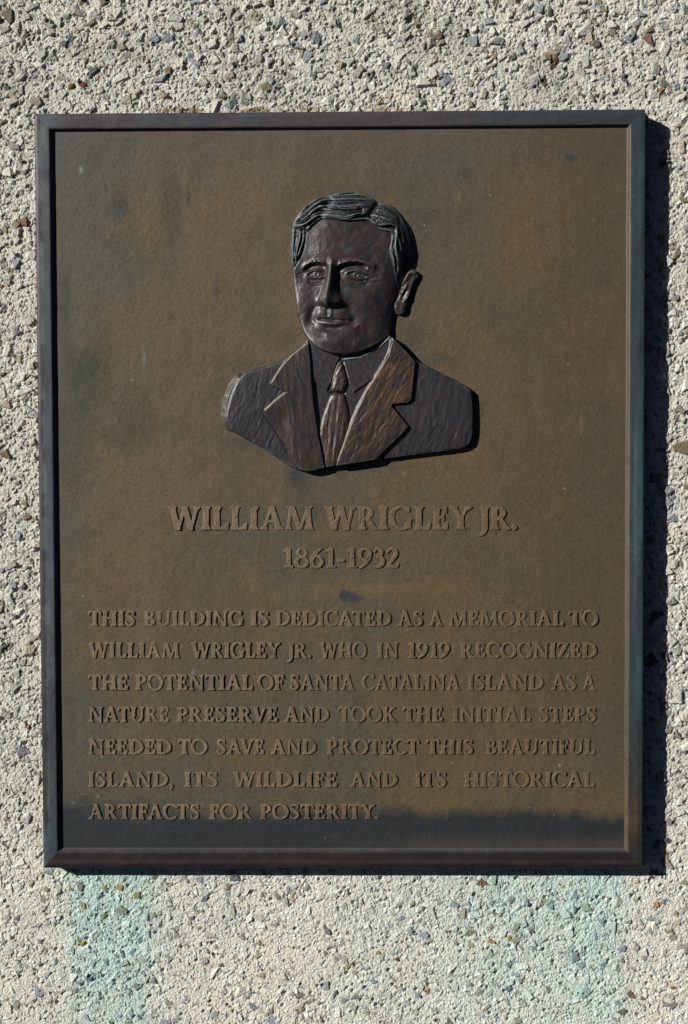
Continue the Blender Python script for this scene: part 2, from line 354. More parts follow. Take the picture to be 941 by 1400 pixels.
def build_frame():
    prof = [(1.5, 36), (0, 30), (0, 4), (0.5, 2.0), (1.6, 0.9), (4, 0.3), (7, 0.0), (9, 0), (12, .05), (15, .05), (18, .05), (19.8, .1), (20.8, .45), (21.6, 1.4), (22.6, 3.2), (23.6, 4.9), (24.6, 5.6), (26.5, 5.9), (28, 6.4)]
    s = np.array([p[0] for p in prof]); z = np.array([p[1] for p in prof], float)
    Mn = 420
    u = np.linspace(0, 1, Mn + 1)
    VV, QQ, CC = [], [], []; off = 0
    for side in range(4):
        ss, uu = np.meshgrid(s, u)
        sw = ss * (1.12 if side == 2 else .97 if side == 1 else 1.0)
        zz = np.tile(z, (Mn + 1, 1)) + np.where(ss < 22, (fbm(uu * 40, ss / 9, 300 + side, 3) - .5) * .9, 0) * (ss > .3)
        # corners are mitred on the nominal offsets
        sb = ss * 1.13
        if side == 0:   x = -HW + ss + uu * (2 * HW - 2 * ss); y = -HH + ss
        elif side == 1: y = -HH + ss + uu * (2 * HH - ss - sb); x = HW - ss
        elif side == 2: x = HW - ss - uu * (2 * HW - 2 * ss); y = HH - sb
        else:           y = HH - sb - uu * (2 * HH - ss - sb); x = -HW + ss
        wav = (fbm(uu * 14, uu * 0 + .5, 320 + side, 4) - .5) * 1.9 * (ss > 3) * (ss < 20)
        x = x + (wav if side in (1, 3) else 0); y = y + (wav if side in (0, 2) else 0)
        px, py = to_photo(x, y, zz)
        n = fbm(px / 20, py / 20, 340, 4); n2 = fbm(px / 5, py / 60, 350, 4) if side in (1, 3) else fbm(px / 60, py / 5, 350, 4)
        nl = fbm(px / 120, py / 120, 360, 3)
        if side == 0:      # top, dark slate with brown patches
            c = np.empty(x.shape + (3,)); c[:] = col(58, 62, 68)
            c = mixc(c, col(66, 56, 54), smooth(.4, .65, nl) * .7)
            c = mixc(c, col(84, 98, 104), np.exp(-(((px - 62) / 16) ** 2 + ((py - 164) / 12) ** 2)) * .6)
            c = mixc(c, col(46, 54, 56), smooth(560, 760, px) * .8)
        elif side == 1:    # right, dark teal, sunlit look of the inner slope painted in as tan
            c = np.empty(x.shape + (3,)); c[:] = col(50, 60, 64)
            c = mixc(c, col(60, 92, 88), smooth(.5, .75, nl) * smooth(14, 4, ss) * .6)
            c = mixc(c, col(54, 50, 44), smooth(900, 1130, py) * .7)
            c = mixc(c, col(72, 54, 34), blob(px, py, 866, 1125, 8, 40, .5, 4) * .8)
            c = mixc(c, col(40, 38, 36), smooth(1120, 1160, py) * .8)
            c = mixc(c, col(74, 63, 47), smooth(19.5, 21.5, ss))
            c = mixc(c, col(88, 108, 108), (ss > .4) * (ss < 1.8) * .6)  # thin highlight painted along the outer edge
            c = mixc(c, col(92, 112, 110), np.exp(-((ss - 12 - 4 * (n - .5)) / 1.3) ** 2) * smooth(540, 640, py) * (1 - smooth(680, 900, py)) * .55)
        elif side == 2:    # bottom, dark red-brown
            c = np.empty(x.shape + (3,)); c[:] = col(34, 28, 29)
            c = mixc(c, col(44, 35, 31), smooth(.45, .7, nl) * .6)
            c = mixc(c, col(84, 88, 90), smooth(19.5, 23, ss) * .5)  # highlight of the lit inner slope painted in
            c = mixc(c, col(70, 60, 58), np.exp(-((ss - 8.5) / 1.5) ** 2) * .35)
        else:              # left, brown outer edge, blue-green inside
            c = np.empty(x.shape + (3,)); c[:] = col(70, 78, 80)
            c = mixc(c, col(84, 86, 84), smooth(.45, .7, nl) * .6)
            c = mixc(c, col(66, 60, 62), smooth(.5, .7, fbm(px / 60, py / 40, 377, 3)) * .6)
            c = mixc(c, col(42, 36, 36), (1 - smooth(5.5, 9.0, ss + (n - .5) * 4)))
            c = mixc(c, col(84, 104, 102), np.exp(-((ss - 9.5 - 5 * (nl - .5)) / 1.8) ** 2) * smooth(.35, .6, n) * .8)
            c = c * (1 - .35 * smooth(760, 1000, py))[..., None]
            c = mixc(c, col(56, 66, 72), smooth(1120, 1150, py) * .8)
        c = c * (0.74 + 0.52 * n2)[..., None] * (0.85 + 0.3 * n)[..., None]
        sp = vnoise(px / 1.6, py / 1.6, 381)
        c = mixc(c, col(110, 116, 112), smooth(.95, .99, sp) * .3)
        X, Y, Zz = world(x, y, zz)
        VV.append(np.stack([X, Y, Zz], -1).reshape(-1, 3)); CC.append(c.reshape(-1, 3))
        K = len(s); idx = np.arange((Mn + 1) * K).reshape(Mn + 1, K) + off
        QQ.append(np.stack([idx[:-1, :-1], idx[:-1, 1:], idx[1:, 1:], idx[1:, :-1]], -1).reshape(-1, 4)[:, ::-1]); off += (Mn + 1) * K
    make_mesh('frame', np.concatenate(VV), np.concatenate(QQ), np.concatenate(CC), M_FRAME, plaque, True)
build_frame()

# ------------------------------------------------------------------ raised lettering
GP = 90                                   # glyph raster: samples per cap height
GY = np.arange(-0.42, 1.16, 1 / GP)
def gauss_blur(a, sig):
    r_ = int(3 * sig) + 1; k = np.exp(-0.5 * (np.arange(-r_, r_ + 1) / sig) ** 2); k /= k.sum()
    p = np.pad(a, ((r_, r_), (0, 0)), 'edge'); a = sum(k[i] * p[i:i + a.shape[0]] for i in range(2 * r_ + 1))
    p = np.pad(a, ((0, 0), (r_, r_)), 'edge'); return sum(k[i] * p[:, i:i + a.shape[1]] for i in range(2 * r_ + 1))
ST, TH = 0.235, 0.115
class G:
    def __init__(s, w):
        s.w = w; s.xs = np.arange(-0.2, w + 0.2, 1 / GP); s.X, s.Y = np.meshgrid(s.xs, GY); s.m = np.zeros(s.X.shape, bool)
    def poly(s, pts, cut=False):
        ins = np.zeros(s.X.shape, bool); n = len(pts)
        for i in range(n):
            x0, y0 = pts[i]; x1, y1 = pts[(i + 1) % n]
            if y0 == y1: continue
            c = ((y0 > s.Y) != (y1 > s.Y)) & (s.X < (x1 - x0) * (s.Y - y0) / (y1 - y0) + x0); ins ^= c
        s.m = s.m & ~ins if cut else s.m | ins; return s
    def stem(s, cx, w=ST, y0=0., y1=1.):
        f = np.abs((s.Y - .5) * 2) ** 4; s.m |= (np.abs(s.X - cx) < w / 2 * (0.94 + .1 * f)) & (s.Y >= y0) & (s.Y <= y1); return s
    def foot(s, cx, w=ST, l=.17, r=.17, y=0., top=False):
        k = -1 if top else 1
        return s.poly([(cx - l, y), (cx - l, y + k * .05), (cx - w / 2 - .03, y + k * .085), (cx - w / 2 + .01, y + k * .15), (cx + w / 2 - .01, y + k * .15), (cx + w / 2 + .03, y + k * .085), (cx + r, y + k * .05), (cx + r, y)])
    def ss(s, cx, w=ST, l=.18, r=.18):
        s.stem(cx, w); s.foot(cx, w, l, r); s.foot(cx, w, l, r, 1., True); return s
    def diag(s, x0, y0, x1, y1, w): return s.poly([(x0 - w / 2, y0), (x0 + w / 2, y0), (x1 + w / 2, y1), (x1 - w / 2, y1)])
    def bar(s, x0, x1, y0, y1): s.m |= (s.X >= x0) & (s.X <= x1) & (s.Y >= y0) & (s.Y <= y1); return s
    def ell(s, cx, cy, rx, ry, tilt=0., keep=None, cut=False):
        X = s.X - cx; Y = s.Y - cy; c, q = math.cos(tilt), math.sin(tilt)
        e = ((X * c + Y * q) / rx) ** 2 + ((-X * q + Y * c) / ry) ** 2 < 1
        if keep is not None: e &= keep
        s.m = s.m & ~e if cut else s.m | e; return s
    def ring(s, cx, cy, rx, ry, tx, ty, tilt=0., keep=None):
        X = s.X - cx; Y = s.Y - cy
        o = (np.abs(X / rx) ** 2.1 + np.abs(Y / ry) ** 2.1) < 1
        c, q = math.cos(tilt), math.sin(tilt)
        i = (((X * c + Y * q) / (rx - tx)) ** 2 + ((-X * q + Y * c) / (ry - ty)) ** 2) < 1
        e = o & ~i
        if keep is not None: e &= keep
        s.m |= e; return s
    def arc(s, pts, ws):                                   # a stroke along a smooth curve with changing width
        P = np.array(pts, float); W_ = np.array(ws, float); n = len(P)
        Pe = np.vstack([2 * P[0] - P[1], P, 2 * P[-1] - P[-2]])
        for i in range(n - 1):
            for t in np.linspace(0, 1, 14, endpoint=False):
                p0, p1, p2, p3 = Pe[i:i + 4]
                q = .5 * ((2 * p1) + (-p0 + p2) * t + (2 * p0 - 5 * p1 + 4 * p2 - p3) * t * t + (-p0 + 3 * p1 - 3 * p2 + p3) * t ** 3)
                s.ell(q[0], q[1], *(2 * [(W_[i] * (1 - t) + W_[i + 1] * t) / 2]))
        return s
def glyph(ch):
    if ch == 'I': return G(.44).ss(.22, l=.2, r=.2)
    if ch == 'H': g = G(1.06).ss(.23, l=.2, r=.2).ss(.83, l=.2, r=.2).bar(.23, .83, .47, .57); return g
    if ch == 'T':
        g = G(.88).stem(.44).foot(.44, l=.2, r=.2).bar(.04, .84, .9, 1.0)
        g.poly([(.04, 1), (.0, .72), (.05, .72), (.16, .9)]).poly([(.84, 1), (.88, .72), (.83, .72), (.72, .9)]); return g
    if ch == 'L':
        g = G(.76).ss(.22, l=.2, r=.2).bar(.22, .7, 0, .09).poly([(.52, .06), (.68, .3), (.73, .3), (.71, 0), (.5, 0)]); return g
    if ch in 'EF':
        g = G(.76 if ch == 'E' else .7).ss(.22, l=.2, r=.2).bar(.22, .64, .91, 1.).poly([(.46, .93), (.61, .73), (.66, .73), (.66, 1.), (.46, 1.)])
        g.bar(.22, .54, .47, .56).poly([(.5, .36), (.55, .36), (.55, .67), (.5, .67), (.44, .55), (.44, .48)])
        if ch == 'E': g.bar(.22, .68, 0, .09).poly([(.48, .06), (.66, .29), (.72, .29), (.69, 0), (.48, 0)])
        return g
    if ch == 'A':
        g = G(1.06).diag(.2, 0, .5, 1.02, .1).diag(.83, 0, .5, 1.02, .22).bar(.3, .7, .3, .39)
        g.foot(.17, .1, .17, .17).foot(.85, .2, .2, .19); return g
    if ch == 'N':
        g = G(1.08).stem(.2, .11).stem(.88, .11).poly([(.1, 1), (.33, 1), (.94, 0.0), (.94, -.02), (.78, -.02)])
        g.foot(.2, .11, .17, .17).foot(.88, .11, .17, .17, 1., True).poly([(.02, 1), (.3, 1), (.3, .92), (.02, .95)]); return g
    if ch == 'M':
        g = G(1.26).diag(.15, 0, .24, 1, .11).poly([(.18, 1), (.4, 1), (.7, .08), (.64, -.02), (.55, -.02)]).poly([(.6, -.02), (.69, -.02), (1.06, 1), (.96, 1)])
        g.diag(1.05, 0, .98, 1, .2).foot(.15, .1, .15, .16).foot(1.06, .2, .19, .18).poly([(.06, 1), (.3, 1), (.3, .9), (.06, .95)]).poly([(.95, 1), (1.19, 1), (1.19, .95), (.98, .9)]); return g
    if ch == 'W':
        g = G(1.42).diag(.18, 1, .43, -.02, .21).diag(.44, -.02, .72, 1, .1).diag(.72, 1, .98, -.02, .21).diag(.99, -.02, 1.25, 1, .1)
        g.foot(.18, .2, .19, .18, 1., True).foot(1.26, .1, .16, .15, 1., True).poly([(.6, 1), (.84, 1), (.84, .95), (.76, .92), (.6, .95)]); return g
    if ch == 'V':
        g = G(1.02).diag(.2, 1, .51, -.02, .22).diag(.52, -.02, .85, 1, .1).foot(.2, .2, .2, .18, 1., True).foot(.86, .1, .16, .15, 1., True); return g
    if ch == 'Y':
        g = G(.98).diag(.18, 1, .49, .42, .22).diag(.49, .42, .8, 1, .1).stem(.49, ST, 0, .5).foot(.49, l=.2, r=.2).foot(.18, .2, .18, .17, 1., True).foot(.82, .1, .15, .15, 1., True); return g
    if ch == 'K':
        g = G(1.0).ss(.22, l=.2, r=.2).diag(.36, .46, .78, 1, .1).diag(.84, 0, .42, .56, .24).foot(.78, .1, .14, .16, 1., True).bar(.74, 1.0, 0, .055); return g
    if ch == 'Z':
        g = G(.86).bar(.08, .8, .91, 1.).bar(.05, .8, 0, .09).diag(.14, 0, .7, 1, .22).poly([(.08, 1), (.04, .72), (.09, .72), (.24, .92)]).poly([(.8, 0), (.85, .3), (.8, .3), (.62, .06)]); return g
    if ch in 'RPB':
        g = G({'R': .94, 'P': .78, 'B': .84}[ch]).ss(.22, l=.2, r=.18); k = g.X > .2
        if ch == 'P': g.ring(.36, .72, .38, .285, .19, .085, 0, k).bar(.22, .38, .91, 1.).bar(.22, .38, .435, .52)
        if ch == 'R':
            g.ring(.36, .735, .36, .27, .19, .085, 0, k).bar(.22, .38, .91, 1.).bar(.22, .4, .465, .55)
            g.poly([(.34, .5), (.56, .5), (.84, .08), (.95, .05), (.95, 0), (.7, 0)])
        if ch == 'B':
            g.ring(.36, .76, .33, .24, .18, .08, 0, k).ring(.38, .265, .41, .27, .19, .085, 0, k).bar(.22, .38, .92, 1.).bar(.22, .4, .47, .56).bar(.22, .4, 0, .08)
        return g
    if ch == 'D':
        g = G(1.04).ss(.22, l=.2, r=.1); g.ring(.34, .5, .65, .51, .2, .095, 0, g.X > .2).bar(.22, .36, .91, 1.).bar(.22, .36, 0, .09); return g
    if ch == 'O': return G(1.08).ring(.54, .5, .53, .53, .185, .085, .28)
    if ch in 'CG':
        g = G(.92 if ch == 'C' else 1.06); k = ~((g.X > .62) & (np.abs(g.Y - .5) < (.3 if ch == 'C' else .32)))
        g.ring(.54, .5, .53, .53, .195, .09, .15, k & (g.X < .9)); g.poly([(.82, .74), (.87, .74), (.89, 1.0), (.84, 1.0), (.78, .92)])
        if ch == 'C': g.poly([(.78, .1), (.88, .22), (.91, .18), (.86, .06)])
        else: g.stem(.83, ST * .95, .05, .45).foot(.83, ST, .18, .18, .47, True)
        return g
    if ch == 'S':
        g = G(.72).arc([(.58, .79), (.5, .92), (.33, .96), (.17, .87), (.15, .72), (.3, .58), (.46, .46), (.57, .3), (.52, .12), (.35, .04), (.18, .08), (.1, .24)], [.07, .09, .1, .13, .17, .21, .21, .17, .13, .1, .09, .07])
        g.poly([(.57, .7), (.62, .7), (.62, .99), (.57, .97)]).poly([(.07, .31), (.12, .31), (.13, .06), (.07, .02)]); return g
    if ch == 'U':
        g = G(1.06); g.stem(.23, ST, .36, 1.).foot(.23, l=.21, r=.2, y=1., top=True).stem(.85, .11, .36, 1.).foot(.85, .11, .17, .17, 1., True)
        g.ring(.515, .4, .39, .43, .2, .11, 0, g.Y < .4).ell(.515, .42, .28, .33, 0, None, True); g.stem(.23, ST, .36, 1.).stem(.85, .11, .36, 1.); return g
    if ch == 'J':
        g = G(.46).stem(.26, ST, .0, 1.).foot(.26, l=.2, r=.2, y=1., top=True).arc([(.27, .05), (.22, -.12), (.08, -.23), (-.04, -.25)], [.18, .15, .1, .07]); return g
    if ch == '.': return G(.3).ell(.15, .09, .115, .115)
    if ch == ',': return G(.32).ell(.15, .09, .11, .11).arc([(.2, .07), (.17, -.08), (.06, -.2)], [.1, .09, .05])
    if ch == '-': return G(.42).bar(.05, .38, .3, .42)
    if ch == '1':
        return G(.6).stem(.33, .2, 0, 1.).foot(.33, .2, .24, .24).poly([(.05, .86), (.05, .8), (.24, .82), (.24, .9), (.36, 1.02), (.3, 1.02)])
    if ch == '8': return G(.72).ring(.37, .755, .27, .26, .13, .075, .3).ring(.36, .27, .34, .29, .15, .085, .2)
    if ch == '6':
        g = G(.72).ring(.37, .31, .34, .33, .16, .085); g.arc([(.62, .98), (.42, .86), (.22, .64), (.12, .38)], [.07, .13, .18, .17]); return g
    if ch == '9':
        g = G(.72).ring(.36, .68, .34, .33, .16, .085); g.arc([(.12, .0), (.32, .14), (.5, .36), (.6, .62)], [.07, .13, .18, .17]); return g
    if ch == '3':
        g = G(.66).arc([(.1, .82), (.2, .95), (.36, .96), (.47, .84), (.44, .68), (.27, .55)], [.08, .1, .12, .17, .15, .09])
        g.arc([(.27, .55), (.47, .5), (.54, .3), (.44, .1), (.25, .03), (.06, .05)], [.09, .15, .19, .15, .11, .1]); return g
    if ch == '2':
        g = G(.72).arc([(.08, .78), (.2, .95), (.38, .97), (.52, .84), (.5, .64), (.34, .38), (.1, .08)], [.08, .1, .13, .18, .19, .13, .09])
        g.poly([(.05, 0), (.6, 0), (.68, .22), (.63, .22), (.56, .13), (.08, .12)]); return g
    raise ValueError(ch)
GC = {}
def get_glyph(ch):
    if ch not in GC:
        g = glyph(ch); GC[ch] = (g.w, gauss_blur(g.m.astype(float), 2.6), g.xs[0])
    return GC[ch]
def bil(a, fx, fy):
    h_, w_ = a.shape
    ok = (fx >= 0) & (fy >= 0) & (fx < w_ - 1) & (fy < h_ - 1)
    x = np.clip(fx, 0, w_ - 1.001); y = np.clip(fy, 0, h_ - 1.001); i = y.astype(int); j = x.astype(int); u = x - j; v = y - i
    r_ = a[i, j] * (1 - u) * (1 - v) + a[i, j + 1] * u * (1 - v) + a[i + 1, j] * (1 - u) * v + a[i + 1, j + 1] * u * v
    return np.where(ok, r_, 0)
LINES = [
 (692.6, 723.8, [('WILLIAM', 229.5, 431), ('WRIGLEY', 443.5, 646.5), ('JR.', 655, 709)]),
 (749.5, 775.8, [('1861', 385.5, 461), ('-', 459.5, 473.5), ('1932', 472.5, 548)]),
 (835.3, 855.5, [('THIS', 120.5, 187), ('BUILDING', 196, 335), ('IS', 342, 370), ('DEDICATED', 376.5, 536.7), ('AS', 543, 580), ('A', 586, 607), ('MEMORIAL', 613.5, 772.5), ('TO', 777, 819)]),
 (878.6, 899.4, [('WILLIAM', 120.5, 247.5), ('WRIGLEY', 261, 385), ('JR.', 393, 427.5), ('WHO', 436.5, 502.5), ('IN', 515, 547), ('1919', 556, 616.5), ('RECOGNIZED', 628.5, 818)]),
 (922.6, 943.2, [('THE', 120.5, 177.5), ('POTENTIAL', 184.5, 347.5), ('OF', 352, 390), ('SANTA', 396, 486.5), ('CATALINA', 494.5, 631), ('ISLAND', 639, 745), ('AS', 753, 789.5), ('A', 795.5, 816)]),
 (966.6, 986.8, [('NATURE', 120.5, 233.5), ('PRESERVE', 241, 381.5), ('AND', 388, 452), ('TOOK', 462, 543.5), ('THE', 550.5, 607.5), ('INITIAL', 618, 727.5), ('STEPS', 736, 817)]),
 (1011, 1031, [('NEEDED', 120.5, 236.5), ('TO', 243, 285), ('SAVE', 295.5, 363), ('AND', 370, 434.5), ('PROTECT', 446, 575), ('THIS', 582.5, 649), ('BEAUTIFUL', 663, 815)]),
 (1055.4, 1075.6, [('ISLAND,', 120, 239.5), ('ITS', 251.5, 300), ('WILDLIFE', 318, 463), ('AND', 478, 545.5), ('ITS', 566.5, 612.5), ('HISTORICAL', 633.5, 815)]),
 (1099.6, 1119.8, [('ARTIFACTS', 120.5, 275), ('FOR', 285.5, 346), ('POSTERITY.', 355, 519.5)]),
]
KERN = {'RV': -.07, 'AV': -.16, 'VE': -.07, 'AT': -.1, 'TA': -.1, 'TO': -.04, 'AC': -.04, 'CT': -.02, 'FA': -.08, 'LA': -.02, 'LW': -.05, 'TY': -.08, 'Y.': -.1, 'LI': .02, 'WI': -.03, 'WR': -.03, 'WH': -.03, 'OT': -.03}
def build_text():
    st = 0.42
    for (yt, yb, words) in LINES:
        x0 = words[0][1] - 6; x1 = words[-1][2] + 6; ca = yb - yt
        a = from_photo(x0, yt - 6, PZ); b = from_photo(x1, yb + 11, PZ)
        xs = np.arange(a[0], b[0], st); ys = np.arange(a[1], b[1], st)
        gx, gy = np.meshgrid(xs, ys); px, py = to_photo(gx, gy, PZ)
        mk = np.zeros(gx.shape)
        jit = (fbm(px / 5, py / 5, 501, 2) - .5)
        qx = px + jit * .5; qy = py + (fbm(px / 5, py / 5, 505, 2) - .5) * .5
        for (wd, wa, wb) in words:
            gl = [get_glyph(ch) for ch in wd]
            trk = .03
            kern = [KERN.get(wd[i:i + 2], 0) for i in range(len(wd))]
            wa = wa + .7; wb = wb - 1.1
            tot = sum(g[0] for g in gl) + trk * (len(gl) - 1) + sum(kern)
            sc = (wb - wa) / tot; pos = 0.0
            for kn, g in zip(kern, gl):
                u = (qx - wa) / sc - pos; v = (yb - qy) / ca
                sel = (u > -.25) & (u < g[0] + .25)
                cols = np.where(sel.any(0))[0]
                if len(cols):
                    c0, c1 = cols[0], cols[-1] + 1
                    val = bil(g[1], (u[:, c0:c1] - g[2]) * GP, (v[:, c0:c1] - GY[0]) * GP)
                    mk[:, c0:c1] = np.maximum(mk[:, c0:c1], val)
                pos += g[0] + trk + kn
        h = smooth(.05, .34, mk)
        H = -0.6 + h * 1.95 + (fbm(gx / 3, gy / 3, 511, 3) - .5) * .7 * h
        cell = (mk > .015); cell = cell[:-1, :-1] | cell[1:, 1:] | cell[1:, :-1] | cell[:-1, 1:]
        pc = panel_colour(px[::3, ::3], py[::3, ::3])
        pc = np.repeat(np.repeat(pc, 3, 0), 3, 1)[:px.shape[0], :px.shape[1]]
        light = mixc(np.broadcast_to(col(116, 100, 78), pc.shape), np.broadcast_to(col(103, 86, 61), pc.shape), smooth(250, 600, px))
        dark = smooth(.035, .015, pc.mean(-1))
        c = mixc(pc * .75, light * (0.8 + .4 * fbm(px / 8, py / 8, 521, 3))[..., None], smooth(.5, .85, h) * (.8 - .3 * dark))
        spot = smooth(.68, .8, fbm(px / 7, py / 7, 531, 3)); c = mixc(c, col(48, 54, 54), spot * .7)
        grid_part('raised_lettering', gx, gy, H, PZ, cell, c, M_PANEL, plaque)
build_text()

# ------------------------------------------------------------------ the portrait relief
PS = 0.5
def chaikin(P, n=2, closed=True, keep=()):
    P = np.array(P, float)
    for _ in range(n):
        if closed: Q_ = np.roll(P, -1, 0); P = np.stack([.75 * P + .25 * Q_, .25 * P + .75 * Q_], 1).reshape(-1, 2)
        else: A, B = P[:-1], P[1:]; P = np.vstack([P[:1], np.stack([.75 * A + .25 * B, .25 * A + .75 * B], 1).reshape(-1, 2), P[-1:]])
    return P
def build_portrait():
    a = from_photo(288, 246, PZ); b = from_photo(668, 660, PZ)
    nx = int((b[0] - a[0]) / PS) // 2 * 2 + 1; ny = int((b[1] - a[1]) / PS) // 2 * 2 + 1
    xs = a[0] + np.arange(nx) * PS; ys = a[1] + np.arange(ny) * PS
    gx, gy = np.meshgrid(xs, ys); X, Y = to_photo(gx, gy, PZ - 8)
    Xc, Yc = X[::2, ::2], Y[::2, ::2]
    def up(d):
        f = np.empty(X.shape); f[::2, ::2] = d; f[1::2, ::2] = .5 * (d[:-1] + d[1:]); f[:, 1::2] = .5 * (f[:, :-2:2] + f[:, 2::2]); return f
    def sdf(P):
        P = np.asarray(P, float); d = np.full(Xc.shape, 1e9); ins = np.zeros(Xc.shape, bool)
        for i in range(len(P)):
            x0, y0 = P[i]; x1, y1 = P[(i + 1) % len(P)]; dx, dy = x1 - x0, y1 - y0
            t = np.clip(((Xc - x0) * dx + (Yc - y0) * dy) / (dx * dx + dy * dy + 1e-9), 0, 1)
            d = np.minimum(d, (Xc - x0 - t * dx) ** 2 + (Yc - y0 - t * dy) ** 2)
            if y0 != y1: ins ^= ((y0 > Yc) != (y1 > Yc)) & (Xc < dx * (Yc - y0) / dy + x0)
        return up(np.where(ins, 1, -1) * np.sqrt(d))
    def line_d(P, ret_t=False):            # distance to an open polyline (+ position along it)
        P = np.asarray(P, float); L = np.r_[0, np.cumsum(np.hypot(*np.diff(P, axis=0).T))]
        x0_, x1_ = P[:, 0].min() - 14, P[:, 0].max() + 14; y0_, y1_ = P[:, 1].min() - 14, P[:, 1].max() + 14
        jj = np.where((X[0] > x0_) & (X[0] < x1_))[0]; ii = np.where((Y[:, 0] > y0_) & (Y[:, 0] < y1_))[0]
        sl = np.s_[ii[0]:ii[-1] + 1, jj[0]:jj[-1] + 1]; x = X[sl]; y = Y[sl]
        d = np.full(x.shape, 1e9); tt = np.zeros(x.shape)
        for i in range(len(P) - 1):
            ax, ay = P[i]; dx, dy = P[i + 1] - P[i]
            t = np.clip(((x - ax) * dx + (y - ay) * dy) / (dx * dx + dy * dy + 1e-9), 0, 1)
            q = (x - ax - t * dx) ** 2 + (y - ay - t * dy) ** 2
            m = q < d; d[m] = q[m]; tt[m] = (L[i] + t[m] * (L[i + 1] - L[i])) / L[-1]
        return sl, np.sqrt(d), tt
    def ridge(P, h, sg, ends=.18, sm=2):
        sl, d, t = line_d(chaikin(P, sm, False))
        e = smooth(0, ends, t) * smooth(0, ends, 1 - t) if ends else 1
        H[sl] += h * np.exp(-.5 * (d / sg) ** 2) * e
    def bump(cx, cy, rx, ry, h, rot_=0.):
        c, s = math.cos(rot_), math.sin(rot_); u = (X - cx) * c + (Y - cy) * s; v = -(X - cx) * s + (Y - cy) * c
        H[:] += h * np.exp(-.5 * ((u / rx) ** 2 + (v / ry) ** 2))
    def z2(L): return [(370 + u / 3.92, 240 + v / 3.92) for u, v in L]
    def z3(L): return [(290 + u / 2.476, 450 + v / 2.476) for u, v in L]
    def z8(L): return [(490 + u / 8.75, 340 + v / 8.75) for u, v in L]
    def za(L): return [(390 + u / 8.555, 255 + v / 8.555) for u, v in L]
    def zb(L): return [(480 + u / 8.555, 255 + v / 8.555) for u, v in L]

    head = chaikin(z2([(112, 400), (112, 290), (122, 240), (160, 188), (220, 130), (300, 103), (400, 84), (470, 86), (530, 104), (582, 146), (640, 148), (690, 188), (740, 250), (775, 330), (781, 400), (766, 470), (735, 510), (705, 580), (688, 650), (676, 720), (664, 780), (652, 850), (615, 880), (560, 918), (480, 952), (400, 964), (320, 957), (252, 930), (205, 885), (172, 830), (148, 760), (133, 680), (122, 560), (113, 490)]))
    face = chaikin(z2([(150, 470), (185, 400), (192, 330), (205, 285), (262, 236), (310, 234), (400, 252), (470, 244), (522, 240), (565, 272), (600, 298), (652, 306), (650, 360), (638, 410), (655, 480), (676, 572), (700, 640), (700, 800), (655, 870), (560, 930), (400, 980), (250, 945), (180, 890), (140, 780), (100, 640), (100, 540)]), 1)
    ear = chaikin(z8([(505, 470), (540, 360), (585, 270), (640, 234), (690, 252), (735, 300), (728, 340), (690, 385), (655, 440), (630, 530), (600, 640), (578, 700), (575, 755), (540, 790), (490, 800), (450, 780), (425, 720), (440, 640), (480, 560)]), 2)
    sil = z3([(318, 40), (265, 88), (230, 110), (160, 130), (98, 150), (72, 195), (50, 258), (42, 308), (55, 335), (100, 365), (170, 400), (230, 442), (280, 474), (304, 480), (335, 484), (385, 469), (450, 461), (550, 446), (592, 441), (700, 426), (830, 411), (868, 398), (884, 370), (887, 290), (882, 212), (868, 196), (840, 180), (760, 140), (700, 110), (660, 75), (612, 25), (560, -10), (330, 10)])
    strip = [(320, 511), (326, 508), (348, 514), (336, 536), (328, 560), (324, 582), (316, 594), (301, 580), (300, 560), (307, 532)]
    strip2 = [(410, 306), (400, 314), (396.5, 332), (395, 352), (397.5, 372), (402, 400), (410, 425), (420, 405), (416, 325)]
    lapL = z3([(325, 38), (322, 46), (265, 90), (230, 132), (198, 184), (204, 194), (250, 213), (214, 240), (176, 275), (190, 300), (240, 378), (270, 430), (298, 478), (320, 500), (390, 500), (383, 460), (374, 415), (356, 325), (346, 250), (340, 180), (335, 100), (329, 50)])
    lapR = z3([(608, 22), (606, 50), (595, 90), (560, 150), (520, 210), (482, 290), (452, 370), (418, 462), (410, 500), (520, 500), (556, 442), (655, 348), (667, 330), (648, 305), (614, 264), (612, 258), (664, 252), (678, 238), (684, 180), (690, 112), (655, 70), (618, 26)])
    colR = z3([(438, 100), (500, 94), (560, 66), (612, 8), (640, 40), (600, 130), (517, 190), (478, 217), (462, 165), (446, 108)])
    colL = z3([(330, 40), (420, 70), (434, 100), (424, 115), (404, 180), (390, 212), (350, 180), (338, 150)])
    tieK = z3([(432, 106), (442, 112), (452, 145), (459, 180), (452, 205), (446, 216), (406, 213), (404, 195), (410, 160), (422, 125)])
    tieB = z3([(407, 216), (446, 217), (455, 245), (466, 290), (463, 330), (445, 380), (425, 440), (412, 500), (384, 500), (380, 440), (370, 390), (362, 348), (375, 300), (395, 245)])
    d_head, d_face, d_ear = sdf(head), sdf(face), sdf(ear)
    d_sil, d_st, d_st2 = sdf(chaikin(sil, 1)), sdf(chaikin(strip)), sdf(chaikin(strip2))
    d_lapL, d_lapR = sdf(lapL), sdf(lapR)
    d_colR, d_colL, d_tieK, d_tieB = sdf(colR), sdf(colL), sdf(chaikin(tieK, 1)), sdf(chaikin(tieB, 1))
    n_f = lambda s, sd, o=3: fbm(X / s, Y / s, sd, o) - .5
    # ---- jacket and layers
    H = np.zeros(X.shape)
    dome = lambda d, r_: np.sqrt(np.clip(1 - (1 - np.clip(d / r_, 0, 1)) ** 2, 0, 1))
    wl = (fbm((X + (Y - 560) * .28 + 9 * n_f(22, 601)) / 4.4, (Y - X * .15) / 15, 611, 3) - .5)       # hammered cloth, left shoulder
    wr = (fbm((X + (Y - 560) * .22 + 12 * n_f(22, 602)) / 5.0, Y / 17, 621, 3) - .5)
